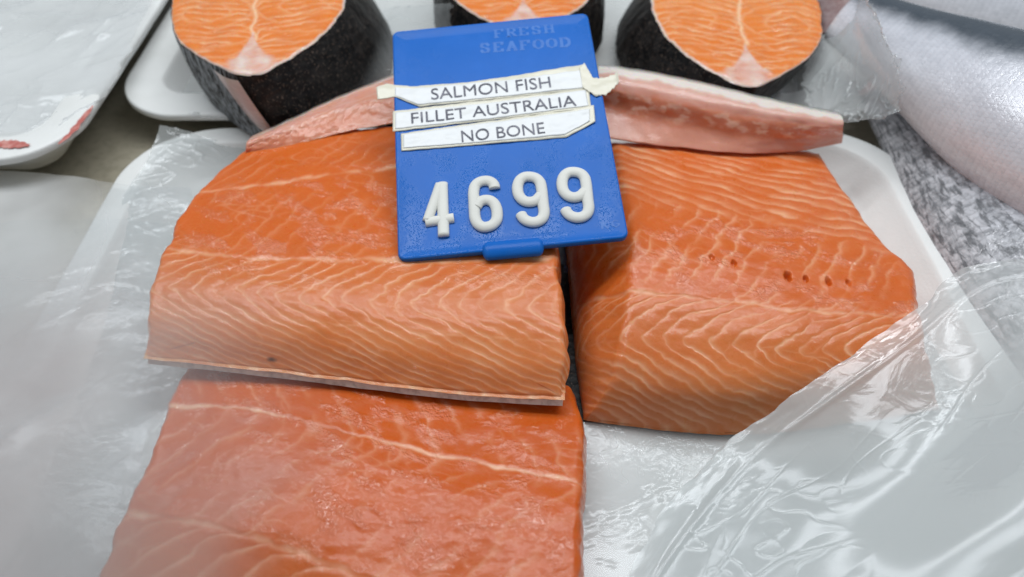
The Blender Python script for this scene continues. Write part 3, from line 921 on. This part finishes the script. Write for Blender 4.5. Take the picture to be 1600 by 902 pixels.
# bag over the right fillet
sheet('plastic_bag', 'crinkled clear bag pulled across the right fillet and the fish', [0, .25, .5, .75, 1], [
    [(940, 960, .8), (1040, 800, .9), (1128, 697, 1.2), (1250, 612, 2.75), (1400, 505, 3.65), (1512, 420, 4.9), (1640, 400, 6.2)],
    [(1010, 1020, 1.0), (1130, 860, 1.2), (1225, 755, 1.7), (1330, 668, 2.8), (1460, 570, 3.7), (1570, 480, 5.2), (1700, 440, 6.4)],
    [(1100, 1100, 1.3), (1220, 930, 1.6), (1330, 820, 2.3), (1440, 730, 3.2), (1550, 640, 4.2), (1650, 560, 5.6), (1780, 500, 6.6)],
    [(1200, 1200, 1.6), (1340, 1020, 2.2), (1450, 900, 3.2), (1560, 800, 4.4), (1660, 710, 5.4), (1760, 630, 6.2), (1880, 560, 6.8)],
    [(1300, 1300, 2.0), (1450, 1100, 2.8), (1580, 960, 4.0), (1700, 850, 5.2), (1800, 760, 6.0), (1900, 680, 6.6), (2000, 600, 7.0)]],
    FILM_BAG, 520, 420, .045, .22, math.radians(38), .014, 61,
    fold=(.11, .06, .016),
    dense=lambda U, V, P: .26 * smooth(.30, .6, V) - .26 * smooth(.45, .6, U) * smooth(.55, .25, V))
# film in the left tray
sheet('film_sheet', 'crumpled film filling the blood streaked tray', [0, .4, 1], [
    [(-200, 212, 3.1), (-60, 212, 3.1), (40, 210, 3.1), (118, 188, 3.2), (178, 128, 3.4)],
    [(-180, 110, 3.4), (-60, 110, 3.6), (40, 105, 3.4), (130, 95, 3.4), (212, 62, 3.6)],
    [(-150, -60, 3.6), (-40, -60, 3.8), (60, -60, 3.6), (160, -60, 3.6), (262, -60, 3.7)]],
    FILM_MILK, 220, 200, .30, .30, .9, .05, 71)
# film under the steaks
sheet('film_liner', 'clear film lining the tray below the salmon steaks', [0, .25, .5, 1], [
    [(262, 178, 2.0), (420, 190, 2.0), (620, 176, 2.2), (900, 168, 2.2), (1100, 160, 2.1), (1270, 178, 2.0), (1345, 180, 2.0)],
    [(240, 140, 1.3), (420, 140, 1.3), (620, 130, 1.6), (900, 130, 1.5), (1100, 130, 1.3), (1280, 130, 1.6), (1350, 130, 2.3)],
    [(235, 60, 1.2), (430, 60, 1.2), (610, 60, 1.8), (900, 70, 1.4), (1100, 70, 1.2), (1280, 70, 1.8), (1360, 60, 2.6)],
    [(230, -60, 1.2), (440, -60, 1.2), (610, -60, 1.8), (900, -60, 1.4), (1100, -60, 1.2), (1290, -60, 1.8), (1370, -60, 2.8)]],
    FILM_WHITE, 420, 180, .16, .5, 1.0, .08, 81, dense=lambda U, V, P: .5 * smooth(.80, .87, U) - .2 * smooth(.7, .6, U))
sheet('film_flap', 'thin film flap hanging between the left steak and the blue tag', [0, .5, 1], [
    [(548, 146, 3.9), (585, 132, 4.3), (625, 120, 4.5), (690, 112, 4.6)],
    [(575, 80, 4.3), (602, 74, 4.7), (640, 68, 4.9), (700, 66, 5.0)],
    [(598, 14, 4.4), (620, 10, 4.9), (650, 8, 5.2), (705, 4, 5.3)]],
    FILM_LINER, 100, 120, .10, .6, 1.4, .06, 97, cover=lambda U, V, P: .6 * smooth(.02, .6, U))
# flap beside the right steak
sheet('film_flap', 'see through film flap between the right steak and the silver fish', [0, .5, 1], [
    [(1265, 190, 3.0), (1310, 192, 3.6), (1355, 190, 4.2), (1395, 180, 4.8), (1405, 160, 5.2)],
    [(1255, 110, 3.2), (1300, 112, 4.2), (1345, 110, 5.0), (1385, 112, 5.8), (1408, 118, 6.3)],
    [(1300, -40, 3.6), (1320, -30, 4.8), (1340, -20, 6.0), (1352, 0, 7.4), (1365, 30, 7.7)]],
    FILM_LINER, 120, 140, .18, .6, 1.3, .10, 91, dense=lambda U, V, P: .12 + .3 * smooth(.5, .0, U))


# foreground bag on the left, well above the fish and close to the lens
def soft_edge(U, V, P):
    return smooth(1.0, .45, U + .10 * fbm(U * 2, V * 3, 3, 5)) * smooth(1.0, .70, V)


sheet('plastic_bag', 'milky bag standing up blurred in front of the left fillets', [0, .3, .6, .85, 1], [
    [(-500, 1150, 9.0), (-100, 1120, 10.5), (120, 1100, 12.0), (310, 1080, 13.4), (500, 1060, 14.2)],
    [(-480, 860, 8.5), (-120, 850, 10.0), (120, 845, 11.5), (330, 840, 13.0), (510, 830, 14.0)],
    [(-420, 640, 7.0), (-120, 640, 8.5), (120, 635, 10.0), (350, 630, 11.5), (560, 620, 12.6)],
    [(-360, 470, 5.0), (-120, 460, 6.0), (80, 450, 7.2), (260, 440, 8.4), (430, 430, 9.4)],
    [(-300, 360, 3.0), (-120, 350, 3.4), (40, 345, 4.4), (160, 350, 5.4), (270, 350, 6.2)]],
    FILM_VEIL, 200, 200, .35, .16, .8, .02, 101, cover=soft_edge, dense=lambda U, V, P: .28 * smooth(.65, .35, U))

# ------------------------------------------------------------------ price tag
R = Matrix(((0.99517, -0.08973, -0.03972), (0.0754, 0.95831, -0.27562), (0.06279, 0.27129, 0.96045)))
Rn = np.array(R)
k_ = 0.083
TW, TH = 8.3, 1.32915 * 8.3
cen0, cen1 = np.array([-.42, 5.15, 6.42]), np.array([-.45, 6.60, 5.38])       # solved for widths 8.0 and 8.5
TC = cen0 + (cen1 - cen0) * .6
pt = thing('price_tag', 'blue plastic price tag reading salmon fish fillet with white number 4699', 'price tag', TC)


def tw(x, y, z=0):
    return TC + Rn @ np.array([x, y, z])


def tws(A):
    return TC + np.asarray(A, float) @ Rn.T


def tagxy(px, py):
    d = FW + AX * (px - 800) / F - UP * (py - 451) / F
    nrm = Rn[:, 2]
    t = ((TC - CAM) @ nrm) / (d @ nrm)
    q = Rn.T @ (CAM + d * t - TC)
    return q[:2]


def za(X, Y): return tagxy(590 + X / 4, 10 + Y / 4)      # pixel readings from the upper half of the tag
def zb2(X, Y): return tagxy(590 + X / 4, 190 + Y / 4)    # and from the lower half


# board: rounded slab with softened edges, dense top for the droplets
def rrect(w, h, r, K=10):
    P = []
    for cx, cy, a0 in ((w - r, h - r, 0), (-w + r, h - r, 90), (-w + r, -h + r, 180), (w - r, -h + r, 270)):
        for k in range(K + 1):
            a = math.radians(a0 + 90 * k / K); P.append((cx + r * math.cos(a), cy + r * math.sin(a)))
    return np.array(P)


rings = []
for ins, z in ((.05, -.26), (0, -.21), (0, -.05), (.015, -.01), (.05, .02), (.12, .02), (.16, 0.0), (.6, 0), (1.6, 0), (2.8, 0), (3.9, 0)):
    rr_ = rrect(TW / 2 - ins, TH / 2 - ins, max(.03, .28 - ins))
    rings.append(np.concatenate([rr_, np.full((len(rr_), 1), z)], 1))
nb = len(rings[0])
Vb = np.concatenate(rings)
fb_ = gridfaces(len(rings), nb, True).tolist() + [list(range(nb))[::-1], [(len(rings) - 1) * nb + i for i in range(nb)]]
wetb = smooth(-.5, -2.4, Vb[:, 1]) * .9 + .12
mesh('board', tws(Vb), fb_, M_BLUE, pt, attrs=dict(wet=wetb))


def tube(path, rad, zc, zs, caps=True, nseg=16, close=False):
    P = np.asarray(path, float)
    T = np.gradient(P, axis=0); T /= np.linalg.norm(T, axis=1)[:, None]
    N = np.stack([-T[:, 1], T[:, 0]], 1)
    rs = np.full(len(P), rad)
    if caps:                                             # rounded ends
        e = 6
        ex0 = [P[0] - T[0] * rad * .6 * math.sin(a) for a in np.linspace(math.pi / 2, .25, e)]
        ex1 = [P[-1] + T[-1] * rad * .6 * math.sin(a) for a in np.linspace(.25, math.pi / 2, e)]
        r0 = [rad * max(.02, math.cos(a)) for a in np.linspace(math.pi / 2, .25, e)]
        r1 = [rad * max(.02, math.cos(a)) for a in np.linspace(.25, math.pi / 2, e)]
        P = np.concatenate([ex0, P, ex1]); N = np.concatenate([[N[0]] * e, N, [N[-1]] * e]); rs = np.concatenate([r0, rs, r1])
    V = []
    for p, n_, r in zip(P, N, rs):
        for k in range(nseg):
            a = 2 * math.pi * k / nseg
            q = p + n_ * r * math.cos(a)
            V.append((q[0], q[1], zc + zs * r * math.sin(a)))
    V = np.array(V)
    f = gridfaces(len(P), nseg, True).tolist() + [list(range(nseg))[::-1], [(len(P) - 1) * nseg + i for i in range(nseg)]]
    return V, f


def join(parts):
    V = []; Fc = []; o_ = 0
    for v, f in parts:
        V.append(v); Fc += [[i + o_ for i in q] for q in f]; o_ += len(v)
    return np.concatenate(V), Fc


def curve(pts, n=70):
    P = np.array(pts, float)
    d = np.concatenate([[0], np.cumsum(np.linalg.norm(np.diff(P, axis=0), axis=1))])
    return hermite(d / d[-1], P, np.linspace(0, 1, n))


RAD = .212
p4 = [tube(curve([zb2(405, 392), zb2(414, 722)], 20), RAD, .05, .62, False),
      tube(curve([zb2(392, 398), zb2(312, 628)], 20), RAD * .92, .035, .70, False),
      tube(curve([zb2(300, 634), zb2(478, 606)], 20), RAD * .92, .03, .72, False)]
v, f = join(p4)
mesh('numeral', tws(v), f, M_DIGIT, pt)
six = [zb2(*q) for q in ((732, 425), (728, 402), (712, 385), (690, 376), (665, 376), (635, 385), (612, 405), (602, 440), (603, 500), (606, 560), (612, 615),
                         (630, 648), (660, 664), (692, 662), (722, 648), (743, 622), (748, 585), (742, 545), (726, 515), (700, 498), (668, 496), (638, 510), (616, 540))]
v, f = tube(curve(six, 110), RAD, .05, .62, False)
mesh('numeral', tws(v), f, M_DIGIT, pt)
nine = [(1018, 470), (985, 500), (950, 508), (915, 500), (888, 475), (876, 440), (876, 405), (890, 372), (920, 352), (955, 350), (990, 360), (1015, 385), (1024, 420), (1030, 470),
        (1036, 530), (1040, 580), (1028, 612), (1000, 630), (965, 634), (930, 624), (905, 602), (898, 588)]
for dx, dy in ((0, 0), (278, -29)):
    pts = [zb2(x + dx, y + dy) for x, y in nine]
    v, f = tube(curve(pts, 120), RAD, .05, .62, True)
    mesh('numeral', tws(v), f, M_DIGIT, pt)
# clip tab at the bottom edge
c0, c1 = zb2(690, 806), zb2(1002, 778)
v, f = tube(curve([c0, c1], 24), .36, -.07, .62, True, 22)
mesh('clip', tws(v), f, M_BLUE, pt, attrs=dict(wet=np.full(len(v), .3)))


# paper strips with taped yellowed edges
def strip_h(x, y, seed):
    return 045e-3 + .024 * fbm(np.asarray(x) * 1.1, np.asarray(y) * 1.8, 3, seed)


def ribbon_patch(top, bot, n=90, m=14):
    A = curve(top, n) if len(top) > 2 else np.linspace(top[0], top[1], n)
    B = curve(bot, n) if len(bot) > 2 else np.linspace(bot[0], bot[1], n)
    k = np.linspace(0, 1, m)[:, None, None]
    return (A[None] * (1 - k) + B[None] * k)


def linear(pts, n=90):
    P = np.array(pts, float); d = np.concatenate([[0], np.cumsum(np.linalg.norm(np.diff(P, axis=0), axis=1))])
    t = np.linspace(0, d[-1], n)
    return np.stack([np.interp(t, d, P[:, 0]), np.interp(t, d, P[:, 1])], 1)


def paper(name, top, bot, mat, parent, seed, dz=0, curlL=0, curlR=0, jag=.02, th=.025):
    n, m = 110, 16
    A = linear(top, n); B = linear(bot, n)
    k = np.linspace(0, 1, m)[:, None, None]
    G = A[None] * (1 - k) + B[None] * k
    t = np.linspace(0, 1, n)
    j = jag * fbm(t * 18, t * 0 + seed, 3, seed)
    G[0, :, 1] += j; G[-1, :, 1] += jag * fbm(t * 15, t * 0 + seed, 3, seed + 3)
    z = strip_h(G[..., 0], G[..., 1], seed) + dz
    z = z + curlL * np.clip(1 - t * 7, 0, 1)[None] ** 2 + curlR * np.clip((t - .86) * 7, 0, 1)[None] ** 2
    T = np.concatenate([G, z[..., None]], -1).reshape(-1, 3)
    Bt = T - [0, 0, th]
    N = n * m
    ft = gridfaces(m, n)[:, ::-1]
    per = np.concatenate([np.arange(n), np.arange(1, m) * n + n - 1, (m - 1) * n + np.arange(n - 2, -1, -1), np.arange(m - 2, 0, -1) * n])
    nx = np.roll(per, -1)
    side = np.stack([per, nx, nx + N, per + N], -1)
    return mesh(name, tws(np.concatenate([T, Bt])), np.concatenate([ft, ft[:, ::-1] + N, side]), mat, parent)


s1 = paper('paper_strip', [za(110, 512), za(215, 520), za(860, 462), za(1265, 405)], [za(110, 562), za(255, 622), za(870, 560), za(1300, 512)], M_PAPER, pt, 3, .018)
paper('tape', [za(-5, 518), za(60, 488), za(110, 496), za(200, 504), za(560, 480), za(860, 436), za(1290, 366)],
      [za(2, 592), za(60, 580), za(110, 570), za(262, 632), za(560, 602), za(870, 570), za(1325, 520)], M_TAPE, s1, 3, 0, .06)
paper('tape', [za(1262, 388), za(1292, 362), za(1346, 455), za(1420, 452), za(1500, 428)], [za(1282, 520), za(1325, 545), za(1358, 566), za(1430, 560), za(1506, 492)], M_TAPE, s1, 9, .030, 0, .10, .05)
s2 = paper('paper_strip', [za(112, 672), za(700, 610), za(1300, 530)], [za(112, 772), za(700, 708), za(1318, 628)], M_PAPER, pt, 4, .018)
paper('tape', [za(96, 660), za(700, 590), za(1320, 520)], [za(96, 788), za(700, 716), za(1335, 642)], M_TAPE, s2, 4, 0)
s3 = paper('paper_strip', [za(160, 808), za(740, 728), za(1325, 652)], [za(162, 892), za(740, 848), za(1170, 808), za(1325, 725)], M_PAPER, pt, 5, .020, 0, .05)
paper('tape', [za(146, 800), za(740, 716), za(1350, 628)], [za(150, 908), za(740, 860), za(1180, 822), za(1360, 728)], M_TAPE, s3, 5, 0, 0, .06)


def text(body, p0, p1, cap, parent, z_seed, dz, mat, name='lettering'):
    cu = bpy.data.curves.new('lettering', 'FONT')
    cu.body = body; cu.size = 1
    cu.resolution_u = 4
    tmp = bpy.data.objects.new('lettering', cu)
    COL.objects.link(tmp)
    bpy.context.view_layer.update()
    me = bpy.data.meshes.new_from_object(tmp.evaluated_get(bpy.context.evaluated_depsgraph_get()))
    bpy.data.objects.remove(tmp); bpy.data.curves.remove(cu)
    V = np.array([q.co[:] for q in me.vertices]); Fc = [list(q.vertices) for q in me.polygons]
    bpy.data.meshes.remove(me)
    x0, x1 = V[:, 0].min(), V[:, 0].max(); h = V[:, 1].max()
    p0 = np.array(p0); p1 = np.array(p1); d = p1 - p0; L_ = np.linalg.norm(d); d /= L_; nn = np.array([-d[1], d[0]])
    X = p0 + d * ((V[:, :1] - x0) / (x1 - x0) * L_) + nn * (V[:, 1:2] / h * cap)
    z = (strip_h(X[:, 0], X[:, 1], z_seed) if z_seed is not None else 0 * X[:, 0]) + dz
    return mesh(name, tws(np.concatenate([X, z[:, None]], 1)), Fc, mat, parent, smooth_shade=False)


def capof(a, b): return float(np.linalg.norm(np.array(za(*a)) - np.array(za(*b))))


text('SALMON FISH', za(338, 592), za(1085, 514), capof((340, 592), (336, 524)), s1, 3, .036, M_INK)
text('FILLET AUSTRALIA', za(214, 741), za(1245, 628), capof((214, 741), (210, 675)), s2, 4, .036, M_INK)
text('NO BONE', za(528, 856), za(1048, 800), capof((528, 856), (524, 786)), s3, 5, .038, M_INK)

# faded slab-serif print
GL = {'F': [((.2, 0), (.2, 1)), ((0, .97), (.85, .97)), ((.2, .5), (.6, .5)), ((0, .03), (.45, .03)), ((.82, 1), (.82, .72))],
      'R': [((.2, 0), (.2, 1)), ((0, .97), (.6, .97)), ((.6, .97), (.78, .85)), ((.78, .85), (.78, .62)), ((.78, .62), (.6, .5)), ((.2, .5), (.6, .5)), ((.5, .5), (.82, .03)), ((0, .03), (.4, .03)), ((.7, .03), (1, .03))],
      'E': [((.2, 0), (.2, 1)), ((0, .97), (.85, .97)), ((.2, .5), (.6, .5)), ((0, .03), (.85, .03)), ((.82, 1), (.82, .72)), ((.82, 0), (.82, .28))],
      'S': [((.82, .72), (.6, .97)), ((.6, .97), (.3, .97)), ((.3, .97), (.12, .78)), ((.12, .78), (.25, .58)), ((.25, .58), (.65, .45)), ((.65, .45), (.82, .25)), ((.82, .25), (.65, .03)), ((.65, .03), (.3, .03)), ((.3, .03), (.12, .28))],
      'H': [((.2, 0), (.2, 1)), ((.8, 0), (.8, 1)), ((.2, .5), (.8, .5)), ((0, .97), (.4, .97)), ((.6, .97), (1, .97)), ((0, .03), (.4, .03)), ((.6, .03), (1, .03))],
      'A': [((.15, 0), (.5, 1)), ((.5, 1), (.85, 0)), ((.3, .35), (.7, .35)), ((0, .03), (.35, .03)), ((.65, .03), (1, .03))],
      'O': [((.5, .97), (.2, .85)), ((.2, .85), (.1, .5)), ((.1, .5), (.2, .15)), ((.2, .15), (.5, .03)), ((.5, .03), (.8, .15)), ((.8, .15), (.9, .5)), ((.9, .5), (.8, .85)), ((.8, .85), (.5, .97))],
      'D': [((.2, 0), (.2, 1)), ((0, .97), (.55, .97)), ((0, .03), (.55, .03)), ((.55, .97), (.85, .75)), ((.85, .75), (.88, .5)), ((.88, .5), (.85, .25)), ((.85, .25), (.55, .03))],
      'K': [((.2, 0), (.2, 1)), ((.2, .4), (.8, 1)), ((.4, .55), (.85, 0))],
      'G': [((.85, .8), (.5, .97)), ((.5, .97), (.15, .75)), ((.15, .75), (.15, .25)), ((.15, .25), (.5, .03)), ((.5, .03), (.85, .2)), ((.85, .2), (.85, .45)), ((.85, .45), (.55, .45))]}


def glyphs(word, p0, p1, cap, mat, wthick=.2):
    p0 = np.array(p0); p1 = np.array(p1); d = p1 - p0; L_ = np.linalg.norm(d); d /= L_; nn = np.array([-d[1], d[0]])
    adv = L_ / len(word); cw = adv * .84
    V = []; Fc = []; q_ = 0
    for i, ch in enumerate(word):
        for (a, b) in GL[ch]:
            A = p0 + d * (i * adv + a[0] * cw) + nn * a[1] * cap; B = p0 + d * (i * adv + b[0] * cw) + nn * b[1] * cap
            t = B - A; t /= np.linalg.norm(t); pn = np.array([-t[1], t[0]])
            vert = abs(t @ nn) > .6
            hw_ = cap * wthick * (.5 if vert else .24)
            z = .0035 + .0006 * (q_ % 7)
            o_ = len(V)
            for P_, s_ in ((A - t * hw_ * .2, 1), (B + t * hw_ * .2, 1), (B + t * hw_ * .2, -1), (A - t * hw_ * .2, -1)):
                V.append((*(P_ + pn * hw_ * s_), z))
            Fc.append([o_, o_ + 3, o_ + 2, o_ + 1]); q_ += 1
    return mesh('faded_lettering', tws(np.array(V)), Fc, mat, pt, smooth_shade=False)


glyphs('FRESH', za(728, 198), za(1120, 162), capof((900, 180), (895, 130)), M_FADED, .26)
glyphs('SEAFOOD', za(640, 292), za(1222, 250), capof((1100, 258), (1095, 200)), M_FADED, .26)
glyphs('KG', zb2(1395, 672), zb2(1530, 655), .30, M_FADED, .26)
